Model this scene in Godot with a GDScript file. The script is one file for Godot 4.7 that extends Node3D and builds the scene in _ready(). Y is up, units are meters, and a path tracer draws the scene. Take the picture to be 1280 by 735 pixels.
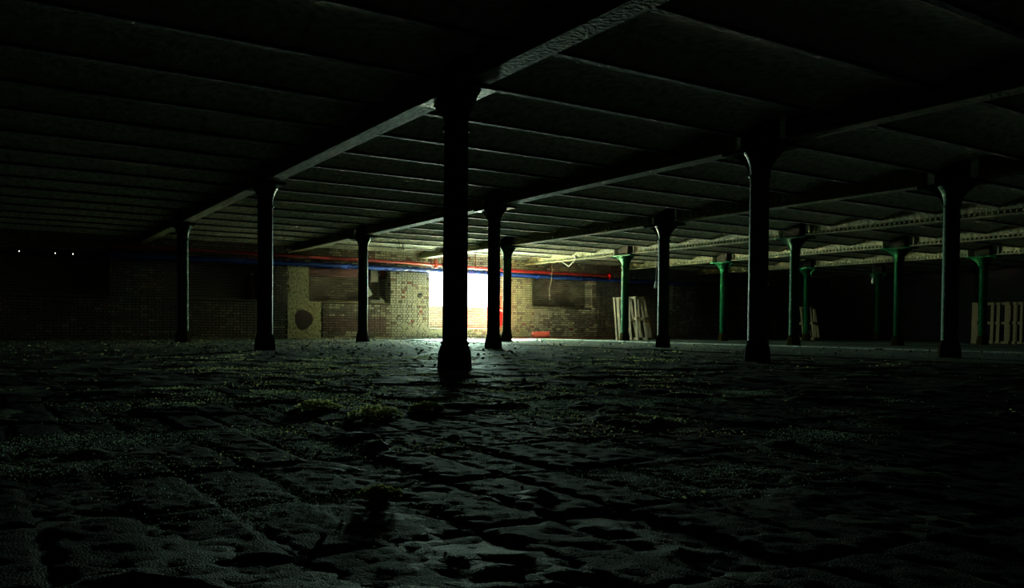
extends Node3D
# An abandoned factory floor: cast-iron columns, riveted girders, jack-arch ceiling,
# one open window bay in the far brick wall.  X runs along that wall, Z towards the viewer.

const BAY_X := 4.8584
const BAY_Z := 7.1298
const JOIST := BAY_Z / 5.0
const WALL_Z := -20.4          # room face of the brick wall with the windows
const NICHE_Z := -20.9         # face of the bricked-up windows
const OUT_Z := -21.02          # outer face
const X_LEFT := -9.72
const X_RIGHT := 34.01
const Z_FRONT := 10.7
const SILL := 1.3
const HEAD := 2.62
const INFILL := 1.25          # what is left of the brick filling of the open bay
const TOP := 3.6
const JOIST_Y := 3.185
const JOIST_SHIFT := -0.25

var M := {}
var rng := RandomNumberGenerator.new()
var taken := {}

# ------------------------------------------------------------------ helpers
func numbered(called: String) -> String:
	if not taken.has(called):
		taken[called] = 0
		return called
	taken[called] += 1
	return "%s_%03d" % [called, taken[called]]

func thing(called: String, label: String, category: String, at := Vector3.ZERO, turn := 0.0, group := "") -> Node3D:
	var o := Node3D.new()
	o.name = numbered(called)
	add_child(o)
	o.position = at
	o.rotation.y = turn
	o.set_meta("label", label)
	o.set_meta("category", category)
	if group != "":
		o.set_meta("group", group)
	return o

func structure(called: String, label: String, category: String) -> Node3D:
	var o := thing(called, label, category)
	o.set_meta("kind", "structure")
	return o

func piece(parent: Node, called: String, mesh: Mesh, m: Material, at := Transform3D.IDENTITY) -> MeshInstance3D:
	var o := MeshInstance3D.new()
	o.name = called
	o.mesh = mesh
	if m:
		o.material_override = m
	o.transform = at
	parent.add_child(o, true)
	return o

func place(x: float, y: float, z: float) -> Transform3D:
	return Transform3D(Basis.IDENTITY, Vector3(x, y, z))

func ramp(a: Color, b: Color, c: Color) -> Gradient:
	var g := Gradient.new()
	g.offsets = PackedFloat32Array([0.0, 0.5, 1.0])
	g.colors = PackedColorArray([a, b, c])
	return g

func noise_tex(sd: int, freq: float, g: Gradient, size := 512, normal := false, bump := 4.0) -> NoiseTexture2D:
	var n := FastNoiseLite.new()
	n.seed = sd
	n.noise_type = FastNoiseLite.TYPE_SIMPLEX_SMOOTH
	n.frequency = freq
	n.fractal_octaves = 5
	var t := NoiseTexture2D.new()
	t.width = size
	t.height = size
	t.seamless = true
	t.noise = n
	if normal:
		t.as_normal_map = true
		t.bump_strength = bump
	elif g:
		t.color_ramp = g
	return t

func grey(v: float) -> Color:
	return Color(v, v, v)

# a surface of one colour with grain: tone(low, mid, high) multiplies the colour
func surf(col: Color, rough: float, sd: int, lo: Color, mid: Color, hi: Color, freq := 0.02, scale := 0.5, bump := 3.0) -> StandardMaterial3D:
	var m := StandardMaterial3D.new()
	m.albedo_color = col
	m.roughness = rough
	m.albedo_texture = noise_tex(sd, freq, ramp(lo, mid, hi))
	m.uv1_triplanar = true
	m.uv1_world_triplanar = true
	m.uv1_scale = Vector3(scale, scale, scale)
	if bump > 0.0:
		m.normal_enabled = true
		m.normal_texture = noise_tex(sd + 50, freq * 1.7, null, 512, true, bump)
	return m

# box with chamfered edges (the eight corners cut); c = chamfer
func add_box(st: SurfaceTool, lo: Vector3, hi: Vector3, c := 0.0, col := Color.WHITE, xf := Transform3D.IDENTITY) -> void:
	st.set_color(col)
	if c <= 0.0:
		var p := []
		for k in 8:
			p.append(xf * Vector3(hi.x if k & 1 else lo.x, hi.y if k & 2 else lo.y, hi.z if k & 4 else lo.z))
		for f in [[0, 1, 3, 2], [5, 4, 6, 7], [4, 0, 2, 6], [1, 5, 7, 3], [2, 3, 7, 6], [4, 5, 1, 0]]:
			quad(st, p[f[0]], p[f[1]], p[f[2]], p[f[3]])
		return
	# chamfered: three vertices at each corner
	var v := []
	for k in 8:
		var s := Vector3(1 if k & 1 else -1, 1 if k & 2 else -1, 1 if k & 4 else -1)
		var q := Vector3(hi.x if k & 1 else lo.x, hi.y if k & 2 else lo.y, hi.z if k & 4 else lo.z)
		v.append([xf * (q - Vector3(0, s.y * c, s.z * c)), xf * (q - Vector3(s.x * c, 0, s.z * c)), xf * (q - Vector3(s.x * c, s.y * c, 0))])
	for f in [[0, 1, 3, 2, 2], [5, 4, 6, 7, 2], [4, 0, 2, 6, 0], [1, 5, 7, 3, 0], [2, 3, 7, 6, 1], [4, 5, 1, 0, 1]]:
		quad(st, v[f[0]][f[4]], v[f[1]][f[4]], v[f[2]][f[4]], v[f[3]][f[4]])
	var ctr: Vector3 = xf * ((lo + hi) * 0.5)
	for e in [[0, 1, 1, 2], [2, 3, 1, 2], [4, 5, 1, 2], [6, 7, 1, 2], [0, 2, 0, 2], [1, 3, 0, 2], [4, 6, 0, 2], [5, 7, 0, 2], [0, 4, 0, 1], [1, 5, 0, 1], [2, 6, 0, 1], [3, 7, 0, 1]]:
		quad_out(st, v[e[0]][e[2]], v[e[1]][e[2]], v[e[1]][e[3]], v[e[0]][e[3]], ctr)
	for k in 8:
		tri_out(st, v[k][0], v[k][1], v[k][2], ctr)

func quad(st: SurfaceTool, a: Vector3, b: Vector3, c: Vector3, d: Vector3) -> void:
	st.add_vertex(a); st.add_vertex(d); st.add_vertex(c)
	st.add_vertex(a); st.add_vertex(c); st.add_vertex(b)

func tri_out(st: SurfaceTool, a: Vector3, b: Vector3, c: Vector3, ctr: Vector3) -> void:
	if (b - a).cross(c - a).dot(a - ctr) > 0.0:
		st.add_vertex(a); st.add_vertex(c); st.add_vertex(b)
	else:
		st.add_vertex(a); st.add_vertex(b); st.add_vertex(c)

func quad_out(st: SurfaceTool, a: Vector3, b: Vector3, c: Vector3, d: Vector3, ctr: Vector3) -> void:
	tri_out(st, a, b, c, ctr)
	tri_out(st, a, c, d, ctr)

func begin(smooth := false) -> SurfaceTool:
	var st := SurfaceTool.new()
	st.begin(Mesh.PRIMITIVE_TRIANGLES)
	st.set_smooth_group(0 if smooth else -1)
	return st

func done(st: SurfaceTool) -> ArrayMesh:
	st.generate_normals()
	return st.commit()

func box_mesh(size: Vector3, c := 0.006) -> ArrayMesh:
	var st := begin()
	add_box(st, -size / 2, size / 2, c)
	return done(st)

# profile: array of Vector2(radius, y); smooth around, creased where `crease` says so
func lathe(profile: Array, seg := 24, smooth := true, phase := 0.0) -> ArrayMesh:
	var st := begin()
	for i in profile.size() - 1:
		var a: Vector2 = profile[i]
		var b: Vector2 = profile[i + 1]
		st.set_smooth_group(i + 1 if smooth else -1)
		for k in seg:
			var t0 := TAU * k / seg + phase
			var t1 := TAU * (k + 1) / seg + phase
			var p0 := Vector3(a.x * cos(t0), a.y, a.x * sin(t0))
			var p1 := Vector3(a.x * cos(t1), a.y, a.x * sin(t1))
			var q0 := Vector3(b.x * cos(t0), b.y, b.x * sin(t0))
			var q1 := Vector3(b.x * cos(t1), b.y, b.x * sin(t1))
			if b.x > 1e-5:
				st.add_vertex(p0); st.add_vertex(q1); st.add_vertex(q0)
			if a.x > 1e-5:
				st.add_vertex(p0); st.add_vertex(p1); st.add_vertex(q1)
	return done(st)

func add_tube(st: SurfaceTool, pts: Array, r: float, seg := 10, wobble: FastNoiseLite = null, amp := 0.0) -> void:
	st.set_smooth_group(0)
	var rings := []
	for i in pts.size():
		var p: Vector3 = pts[i]
		var d: Vector3 = (pts[min(i + 1, pts.size() - 1)] - pts[max(i - 1, 0)]).normalized()
		var s := d.cross(Vector3.UP if absf(d.y) < 0.9 else Vector3.RIGHT).normalized()
		var u := s.cross(d)
		var ring := []
		for k in seg:
			var t := TAU * k / seg
			var dir := s * cos(t) + u * sin(t)
			var rr := r
			if wobble:
				rr += amp * wobble.get_noise_3d(p.x * 10.0, dir.y * 12.0, dir.z * 12.0)
			ring.append(p + dir * rr)
		rings.append(ring)
	for i in rings.size() - 1:
		for k in seg:
			var k2 := (k + 1) % seg
			quad(st, rings[i][k], rings[i + 1][k], rings[i + 1][k2], rings[i][k2])
	st.set_smooth_group(-1)
	for k in seg:
		var k2 := (k + 1) % seg
		var dd: Vector3 = pts[0] - pts[1]
		tri_out(st, pts[0], rings[0][k], rings[0][k2], pts[0] - dd)
		dd = pts[-1] - pts[-2]
		tri_out(st, pts[-1], rings[-1][k], rings[-1][k2], pts[-1] - dd)

func tube_mesh(pts: Array, r: float, seg := 10) -> ArrayMesh:
	var st := begin(true)
	add_tube(st, pts, r, seg)
	return done(st)

# flat polygon in XY given thickness along Z (front face at z = 0, back at -t)
func slab_poly(poly: PackedVector2Array, t: float) -> ArrayMesh:
	var st := begin()
	var idx := Geometry2D.triangulate_polygon(poly)
	var i := 0
	while i < idx.size():
		var a := poly[idx[i]]
		var b := poly[idx[i + 1]]
		var c := poly[idx[i + 2]]
		tri_out(st, Vector3(a.x, a.y, 0), Vector3(b.x, b.y, 0), Vector3(c.x, c.y, 0), Vector3(a.x, a.y, -1))
		tri_out(st, Vector3(a.x, a.y, -t), Vector3(b.x, b.y, -t), Vector3(c.x, c.y, -t), Vector3(a.x, a.y, 1))
		i += 3
	var ccw := not Geometry2D.is_polygon_clockwise(poly)
	for k in poly.size():
		var a := poly[k]
		var b := poly[(k + 1) % poly.size()]
		if not ccw:
			var s := a
			a = b
			b = s
		quad(st, Vector3(a.x, a.y, -t), Vector3(b.x, b.y, -t), Vector3(b.x, b.y, 0), Vector3(a.x, a.y, 0))
	return done(st)

func soft_noise(sd: int, freq: float, oct := 3) -> FastNoiseLite:
	var n := FastNoiseLite.new()
	n.seed = sd
	n.noise_type = FastNoiseLite.TYPE_SIMPLEX_SMOOTH
	n.frequency = freq
	n.fractal_octaves = oct
	return n

# ------------------------------------------------------------------ materials
func make_materials() -> void:
	M.iron = surf(Color(0.04, 0.215, 0.135), 0.48, 11, Color(0.75, 0.4, 0.24), Color(0.85, 0.9, 0.85), grey(1.0), 0.02, 0.9, 2.5)
	M.iron.metallic = 0.3
	M.iron.metallic_specular = 0.05
	M.iron_rusty = surf(Color(0.24, 0.17, 0.09), 0.75, 42, Color(0.95, 0.45, 0.2), Color(0.6, 0.7, 0.5), Color(0.3, 0.9, 0.6), 0.03, 1.5, 4.0)
	M.iron_rusty.metallic_specular = 0.05
	M.head_iron = surf(Color(0.1, 0.1, 0.09), 0.9, 43, grey(0.6), grey(0.85), grey(1.0))
	M.head_iron.metallic_specular = 0.05
	M.girder = surf(Color(0.56, 0.55, 0.39), 0.75, 12, Color(0.5, 0.38, 0.3), grey(0.85), grey(1.0), 0.02, 0.8, 3.0)
	M.joist = surf(Color(0.24, 0.24, 0.22), 0.75, 13, Color(0.45, 0.36, 0.3), grey(0.8), grey(1.0), 0.02, 0.8, 3.0)
	M.vault = surf(Color(0.88, 0.87, 0.79), 0.95, 14, grey(0.5), grey(0.85), grey(1.0), 0.025, 0.45, 5.0)
	M.roof = surf(Color(0.3, 0.3, 0.29), 0.95, 15, grey(0.8), grey(0.9), grey(1.0))
	M.mortar = surf(Color(0.09, 0.08, 0.07), 0.95, 16, grey(0.6), grey(0.85), grey(1.0))
	M.brick = surf(Color(1, 1, 1), 0.85, 17, grey(0.55), grey(0.9), grey(1.0), 0.03, 1.1, 4.0)
	M.brick.vertex_color_use_as_albedo = true
	M.niche_sill = surf(Color(0.5, 0.46, 0.34), 0.9, 41, grey(0.4), grey(0.8), grey(1.0), 0.03, 1.0, 3.0)
	M.plaster = surf(Color(0.76, 0.74, 0.58), 0.9, 18, Color(0.4, 0.38, 0.34), grey(0.92), grey(1.0), 0.02, 0.8, 3.0)
	M.cement = surf(Color(0.17, 0.17, 0.17), 0.9, 19, grey(0.7), grey(0.9), grey(1.0), 0.03, 1.2, 3.0)
	M.lime = surf(Color(0.82, 0.8, 0.72), 0.95, 20, grey(0.6), grey(0.92), grey(1.0), 0.04, 1.0, 3.0)
	M.darkwall = surf(Color(0.11, 0.1, 0.09), 0.95, 21, grey(0.6), grey(0.85), grey(1.0))
	M.paver = surf(Color(0.13, 0.16, 0.135), 0.7, 22, grey(0.45), grey(0.8), grey(1.0), 0.05, 3.1, 9.0)
	M.dirt = surf(Color(1, 1, 1), 0.6, 23, grey(0.5), grey(0.85), Color(1.0, 1.0, 0.92), 0.06, 3.4, 10.0)
	M.dirt.vertex_color_use_as_albedo = true
	M.paver.metallic_specular = 0.22
	M.dirt.metallic_specular = 0.4
	M.screed = surf(Color(0.33, 0.37, 0.32), 0.55, 24, grey(0.45), grey(0.85), grey(1.0), 0.02, 0.5, 5.0)
	M.kerb = surf(Color(0.55, 0.57, 0.5), 0.45, 25, grey(0.5), grey(0.85), grey(1.0), 0.03, 0.8, 4.0)
	M.stone = surf(Color(0.34, 0.34, 0.26), 0.8, 26, grey(0.55), grey(0.85), grey(1.0), 0.05, 2.0, 4.0)
	M.clod = surf(Color(0.5, 0.5, 0.33), 0.85, 40, grey(0.5), grey(0.85), grey(1.0), 0.06, 5.0, 8.0)
	M.clod.backlight_enabled = true
	M.clod.backlight = Color(0.8, 0.8, 0.5)
	M.straw = StandardMaterial3D.new()
	M.straw.albedo_color = Color(0.7, 0.7, 0.47)
	M.straw.roughness = 0.5
	M.straw.backlight_enabled = true
	M.straw.backlight = Color(1.0, 1.0, 0.7)
	M.grit = StandardMaterial3D.new()
	M.grit.albedo_color = Color(0.66, 0.72, 0.62)
	M.grit.roughness = 0.4
	M.grit.backlight_enabled = true
	M.grit.backlight = Color(0.9, 1.0, 0.85)
	M.wood = surf(Color(0.52, 0.42, 0.26), 0.75, 27, grey(0.5), grey(0.85), grey(1.0), 0.03, 1.2, 3.0)
	M.wood.uv1_scale = Vector3(4.0, 0.6, 4.0)
	M.red = surf(Color(0.72, 0.05, 0.05), 0.4, 28, Color(0.6, 0.5, 0.45), grey(0.9), grey(1.0), 0.02, 1.5, 1.5)
	M.rust_red = surf(Color(0.72, 0.24, 0.16), 0.6, 29, Color(0.45, 0.42, 0.4), Color(0.85, 0.8, 0.8), grey(1.0), 0.03, 2.0, 2.5)
	M.pipe_red = surf(Color(0.52, 0.05, 0.06), 0.35, 30, Color(0.75, 0.7, 0.6), grey(0.9), grey(1.0), 0.02, 0.6, 1.5)
	M.pipe_blue = surf(Color(0.1, 0.22, 0.55), 0.22, 31, grey(0.6), grey(0.9), grey(1.0), 0.02, 0.9, 2.0)
	M.lintel_red = surf(Color(0.33, 0.13, 0.12), 0.8, 32, Color(0.5, 0.5, 0.5), grey(0.8), Color(1.0, 1.0, 1.0), 0.015, 0.8, 3.0)
	M.grey_metal = surf(Color(0.55, 0.55, 0.5), 0.5, 33, grey(0.7), grey(0.9), grey(1.0), 0.02, 1.5, 1.0)
	M.white = surf(Color(0.85, 0.85, 0.8), 0.7, 34, grey(0.85), grey(0.95), grey(1.0), 0.03, 2.0, 1.0)
	M.cable = surf(Color(0.72, 0.7, 0.6), 0.6, 35, grey(0.7), grey(0.9), grey(1.0))
	M.rust = surf(Color(0.42, 0.2, 0.1), 0.75, 36, grey(0.5), grey(0.85), grey(1.0), 0.03, 2.0, 3.0)
	M.black = surf(Color(0.06, 0.06, 0.06), 0.6, 37, grey(0.8), grey(0.9), grey(1.0), 0.03, 2.0, 1.0)
	M.yard = surf(Color(0.62, 0.6, 0.54), 0.95, 38, grey(0.75), grey(0.9), grey(1.0), 0.03, 0.5, 3.0)
	M.coping = surf(Color(0.6, 0.58, 0.54), 0.9, 39, grey(0.75), grey(0.9), grey(1.0))

# ------------------------------------------------------------------ build
func _ready() -> void:
	rng.seed = 20240611
	# camera: low, turned 32.7 degrees to the right of the wall's normal, lens shifted up a little
	var cam := Camera3D.new()
	cam.name = "camera"
	var f := 1041.7
	var yaw := 0.57163
	var pit := -0.01776
	var rol := -0.00846
	var right := Vector3(cos(yaw), 0, sin(yaw))
	var fwd0 := Vector3(sin(yaw), 0, -cos(yaw))
	var fwd := fwd0 * cos(pit) + Vector3.UP * sin(pit)
	var up := Vector3.UP * cos(pit) - fwd0 * sin(pit)
	var bx := right * cos(rol) - up * sin(rol)
	var by := right * sin(rol) + up * cos(rol)
	cam.transform = Transform3D(Basis(bx, by, -fwd), Vector3(-4.4068, 0.4574, 8.0073))
	var near := 0.05
	cam.set_frustum(2.0 * near * 367.5 / f, Vector2(0, 60.0 / f * near), near, 300.0)
	add_child(cam)
	cam.current = true

	# sky and sun: bright daylight outside, entering through the open window bay
	var env := Environment.new()
	env.background_mode = Environment.BG_SKY
	var sky := Sky.new()
	var sm := ProceduralSkyMaterial.new()
	sm.sky_top_color = Color(0.9, 0.96, 0.92)
	sm.sky_horizon_color = Color(1.0, 0.99, 0.94)
	sm.ground_horizon_color = Color(0.3, 0.3, 0.28)
	sm.ground_bottom_color = Color(0.2, 0.2, 0.18)
	sm.energy_multiplier = 4.0
	sky.sky_material = sm
	env.sky = sky
	env.tonemap_mode = Environment.TONE_MAPPER_LINEAR
	env.tonemap_exposure = 1.3
	env.sdfgi_enabled = true
	env.ssao_enabled = true
	env.ssil_enabled = true
	var we := WorldEnvironment.new()
	we.name = "environment"
	we.environment = env
	add_child(we)
	var sun := DirectionalLight3D.new()
	sun.name = "sun"
	sun.light_color = Color(1.0, 0.95, 0.8)
	sun.light_energy = 5200.0
	sun.light_angular_distance = 1.5
	sun.shadow_enabled = true
	sun.sky_mode = DirectionalLight3D.SKY_MODE_LIGHT_ONLY
	add_child(sun)
	sun.look_at_from_position(Vector3.ZERO, Vector3(0.15, -0.72, 0.8))
	# skylight through the open window bay
	var day := AreaLight3D.new()
	day.name = "window_daylight"
	day.area_size = Vector2(3.02, HEAD - INFILL - 0.06)
	day.light_color = Color(0.82, 1.0, 0.9)
	day.light_energy = 130.0
	day.area_range = 80.0
	day.area_attenuation = 2.0
	day.shadow_enabled = true
	add_child(day)
	day.look_at_from_position(Vector3(11.67, (HEAD + INFILL) / 2, OUT_Z + 0.1), Vector3(11.67, (HEAD + INFILL) / 2, 0.0))

	make_materials()
	build_yard()
	build_back_wall()
	build_shell()
	build_ceiling()
	build_floor()
	build_girders()
	build_columns()
	build_pipes()
	build_niche_things()
	build_hose_reel()
	build_pallets()
	build_hanging()
	build_debris()

# ---- outside
func build_yard() -> void:
	var g := structure("ground_yard", "pale sunlit ground of the yard outside the open window", "ground")
	piece(g, "paving", box_mesh(Vector3(60, 0.4, 30), 0.0), M.yard, place(11, -0.15, OUT_Z - 15.0))

# ---- the brick wall with niches
var niches := []      # [x0, x1]
const WINDOW := 3     # which niche is open

func brick_color(x: float, y: float, n: FastNoiseLite, n2: FastNoiseLite) -> Color:
	var c := Color(0.4, 0.35, 0.23).lerp(Color(0.7, 0.65, 0.5), rng.randf())
	if x > 8.5 and x < 10.2:
		c = c.lerp(Color(0.8, 0.76, 0.58), 0.6)      # paler bricks on this pier
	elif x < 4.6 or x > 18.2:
		c = Color(0.13, 0.11, 0.1).lerp(Color(0.3, 0.26, 0.2), pow(rng.randf(), 2.0))   # darker bricks: shade far from the window put into the colour
	elif x > 13.2 and x < 15.0:
		c = c.lerp(Color(0.62, 0.55, 0.22), 0.4)
	if rng.randf() < 0.12:
		c = Color(0.24, 0.17, 0.13)
	if rng.randf() < 0.015:
		c = Color(0.3, 0.09, 0.07)
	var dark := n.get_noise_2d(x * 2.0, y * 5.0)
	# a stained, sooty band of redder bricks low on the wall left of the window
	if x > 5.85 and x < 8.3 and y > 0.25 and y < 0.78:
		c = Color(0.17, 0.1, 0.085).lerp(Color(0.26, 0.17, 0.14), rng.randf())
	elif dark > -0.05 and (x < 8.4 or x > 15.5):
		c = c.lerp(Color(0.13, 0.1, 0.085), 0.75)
	# limewash left on the bricks beside the window
	var lw := 1.0 - Vector2((x - 9.75) / 1.25, (y - 0.28) / 0.55).length() + 0.9 * n2.get_noise_2d(x * 25.0, y * 25.0)
	if lw > 0.15:
		c = c.lerp(Color(0.72, 0.7, 0.62), 0.75)
	return c * rng.randf_range(0.85, 1.1)

func build_back_wall() -> void:
	for k in range(-1, 7):
		var x0 := 0.67 + 4.72 * k
		niches.append([x0, x0 + 3.12])
	# niche index: 0 is k=-1, so the open bay (x0 = 10.11) is index 3
	var w := structure("wall_back", "dark brick wall with bricked-up window niches behind the columns", "wall")
	var st := begin()
	var zc := WALL_Z - 0.012
	var xs := X_LEFT
	for i in niches.size():
		add_box(st, Vector3(xs, -0.1, OUT_Z), Vector3(niches[i][0], TOP, zc))
		var sill := 0.38 if i == WINDOW else SILL
		add_box(st, Vector3(niches[i][0], -0.1, OUT_Z), Vector3(niches[i][1], sill - 0.01, zc))
		add_box(st, Vector3(niches[i][0], HEAD, OUT_Z), Vector3(niches[i][1], TOP, zc))
		if i == WINDOW:
			add_box(st, Vector3(niches[i][0], sill - 0.01, OUT_Z), Vector3(niches[i][1], INFILL, NICHE_Z - 0.012))
		else:
			if i == 0:
				# gaps at the head of this bricked-up window let daylight through
				var gaps := [[-3.33, 0.016], [-2.38, 0.016], [-1.9, 0.024]]
				add_box(st, Vector3(niches[i][0], sill - 0.01, OUT_Z), Vector3(niches[i][1], 2.585, NICHE_Z - 0.012))
				var x: float = niches[i][0]
				for gp in gaps:
					add_box(st, Vector3(x, 2.585, OUT_Z), Vector3(gp[0], HEAD, NICHE_Z - 0.012))
					x = gp[0] + gp[1]
				add_box(st, Vector3(x, 2.585, OUT_Z), Vector3(niches[i][1], HEAD, NICHE_Z - 0.012))
			else:
				add_box(st, Vector3(niches[i][0], sill - 0.01, OUT_Z), Vector3(niches[i][1], HEAD, NICHE_Z - 0.012))
		xs = niches[i][1]
	add_box(st, Vector3(xs, -0.1, OUT_Z), Vector3(X_RIGHT + 0.3, TOP, zc))
	piece(w, "mortar_core", done(st), M.mortar)

	# bricks: the lit ones next to the window are pieces of their own, the rest is one piece
	var n := soft_noise(5, 0.4)
	var n2 := soft_noise(6, 0.05)
	var many := begin()
	var singles := []
	var row := 0
	var y := 0.004
	var mesh_cache := {}
	while y + 0.075 < TOP - 0.05:
		var y1 := y + 0.07
		var ym := (y + y1) * 0.5
		var spans := []
		var x := X_LEFT
		for i in niches.size():
			var sill := 0.38 if i == WINDOW else SILL
			if ym > sill - 0.03 and ym < HEAD:
				spans.append([x, niches[i][0]])
				x = niches[i][1]
		spans.append([x, X_RIGHT])
		for s in spans:
			var header := row % 2 == 1
			var step := 0.115 if header else 0.22
			var bxs: float = s[0]
			while bxs < s[1] - 0.02:
				var bxe: float = min(bxs + step - 0.022, s[1])
				if s[1] - bxe < 0.05:
					bxe = s[1]
				var xm := (bxs + bxe) * 0.5
				# plaster covers the pier between the second and third niche
				var under_plaster := xm > 4.66 and xm < 5.86 and ym < 2.58 and not (xm > 5.36 and ym > SILL)
				if not under_plaster:
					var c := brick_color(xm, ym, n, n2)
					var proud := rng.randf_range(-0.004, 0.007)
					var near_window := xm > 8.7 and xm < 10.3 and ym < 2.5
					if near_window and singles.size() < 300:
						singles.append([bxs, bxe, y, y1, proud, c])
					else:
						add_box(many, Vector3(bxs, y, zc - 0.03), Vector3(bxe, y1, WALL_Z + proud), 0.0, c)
				bxs += step
		# niche backs and reveals
		for i in niches.size():
			var sill := 0.38 if i == WINDOW else SILL
			if ym > sill - 0.03 and ym < HEAD - 0.01:
				var step2 := 0.22
				if i != WINDOW or y1 < INFILL + 0.03:
					var x2: float = niches[i][0] + (0.0 if row % 2 else -0.11)
					while x2 < niches[i][1] - 0.02:
						var a: float = max(x2, niches[i][0])
						var e: float = min(x2 + step2 - 0.012, niches[i][1])
						var in_gap := false
						if i == 0 and y1 > 2.53:
							in_gap = true
						if not in_gap:
							add_box(many, Vector3(a, y, NICHE_Z - 0.04), Vector3(e, y1, NICHE_Z + rng.randf_range(-0.004, 0.007)), 0.0, (Color(0.62, 0.42, 0.36).lerp(Color(0.74, 0.66, 0.58), rng.randf()) if i == WINDOW else brick_color((a + e) * 0.5, ym, n, n2).lerp(Color(0.12, 0.08, 0.06), 0.72)))  # niche backs darkened and window infill paled: shade and glare put into colour
						x2 += step2
				var zb := OUT_Z if i == WINDOW else NICHE_Z
				for side in 2:
					var xe: float = niches[i][side]
					var z0 := WALL_Z - 0.012
					var first := 0.11 if (row % 2) else 0.22
					while z0 > zb + 0.02:
						var z1: float = max(z0 - first + 0.012, zb)
						var pr := 0.006 + rng.randf_range(-0.003, 0.003)
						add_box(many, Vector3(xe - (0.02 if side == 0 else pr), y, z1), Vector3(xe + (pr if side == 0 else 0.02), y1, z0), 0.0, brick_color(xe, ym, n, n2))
						z0 -= first
						first = 0.22
		y += 0.089
		row += 1
	for s in singles:
		var wdt: float = s[1] - s[0]
		var key := "%d_%d" % [roundi(wdt * 500), roundi((s[5].r * 10.0))]
		if not mesh_cache.has(key):
			var sb := begin()
			add_box(sb, Vector3(-wdt / 2, -0.0385, -0.04), Vector3(wdt / 2, 0.0385, 0), 0.004, s[5])
			mesh_cache[key] = done(sb)
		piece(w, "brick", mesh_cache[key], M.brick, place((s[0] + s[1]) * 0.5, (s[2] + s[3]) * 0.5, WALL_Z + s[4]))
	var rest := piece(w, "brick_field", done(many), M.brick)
	rest.set_meta("kind", "stuff")

	# sloped brick-on-edge sills of the niches, concrete sill of the open bay
	for i in niches.size():
		var sill := 0.38 if i == WINDOW else SILL
		var L: float = niches[i][1] - niches[i][0] - 0.012
		piece(w, "sill", box_mesh(Vector3(L, 0.05, 0.5), 0.01), M.lime if i == WINDOW else M.niche_sill, place((niches[i][0] + niches[i][1]) * 0.5, sill - 0.005, WALL_Z - 0.245))
	# plaster skin on one pier, with a round cement patch
	var pl := PackedVector2Array([Vector2(4.64, 0.0), Vector2(5.84, 0.0), Vector2(5.85, 0.5), Vector2(5.83, 0.9), Vector2(5.86, 1.29), Vector2(5.39, 1.31), Vector2(5.39, 2.58), Vector2(4.66, 2.58), Vector2(4.63, 2.3), Vector2(4.70, 2.12), Vector2(4.64, 1.98), Vector2(4.71, 1.75), Vector2(4.65, 1.6), Vector2(4.63, 1.1), Vector2(4.66, 0.5)])
	piece(w, "plaster_skin", slab_poly(pl, 0.03), M.plaster, place(0, 0, WALL_Z + 0.012))
	var disc := PackedVector2Array()
	for k in 26:
		var t := TAU * k / 26.0
		var r := 0.33 * (1.0 + 0.06 * sin(t * 3.0 + 1.0) + rng.randf_range(-0.02, 0.02))
		disc.append(Vector2(5.2 + r * cos(t) * 0.98, 0.66 + r * sin(t) * 1.06))
	piece(w, "cement_patch", slab_poly(disc, 0.02), M.cement, place(0, 0, WALL_Z + 0.018))
	# remains of a limewash coat beside and under the open window: ragged flakes
	for k in 46:
		var px := 9.75 + rng.randfn(0.0, 0.5)
		var py := 0.25 + absf(rng.randfn(0.0, 0.22)) - 0.05
		if k > 30:
			px = rng.randf_range(10.2, 13.0)
			py = rng.randf_range(0.05, 0.3)
		if px > 10.05 and py > 0.28:
			py = 0.2
		py = clampf(py, 0.1, 1.1)
		var poly := PackedVector2Array()
		var cnt := 9
		var rr := rng.randf_range(0.04, 0.15)
		for q in cnt:
			var t := TAU * q / cnt
			var r := rr * rng.randf_range(0.5, 1.1)
			poly.append(Vector2(r * cos(t) * 1.3, clampf(r * sin(t) * 0.8, -py + 0.01, 0.36 - py if px > 10.0 else 1.0)))
		piece(w, "limewash_flake", slab_poly(poly, 0.016), M.lime, place(px, py, WALL_Z + 0.011 + 0.0002 * k))
	# red-brown painted timber lintel in the third niche
	piece(w, "painted_lintel", box_mesh(Vector3(3.08, 0.34, 0.1), 0.01), M.lintel_red, place(6.96, 2.4, NICHE_Z + 0.06))
	# pale timber jamb at the left edge of the open bay
	piece(w, "jamb", box_mesh(Vector3(0.05, 2.2, 0.1), 0.006), M.white, place(10.145, 1.5, OUT_Z + 0.1))
	piece(w, "vent_cover", lathe([Vector2(0, 0.05), Vector2(0.07, 0.045), Vector2(0.085, 0.02), Vector2(0.09, -0.02)], 16), M.black, Transform3D(Basis(Vector3.RIGHT, PI / 2), Vector3(9.72, 1.62, WALL_Z + 0.01)))

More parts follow.
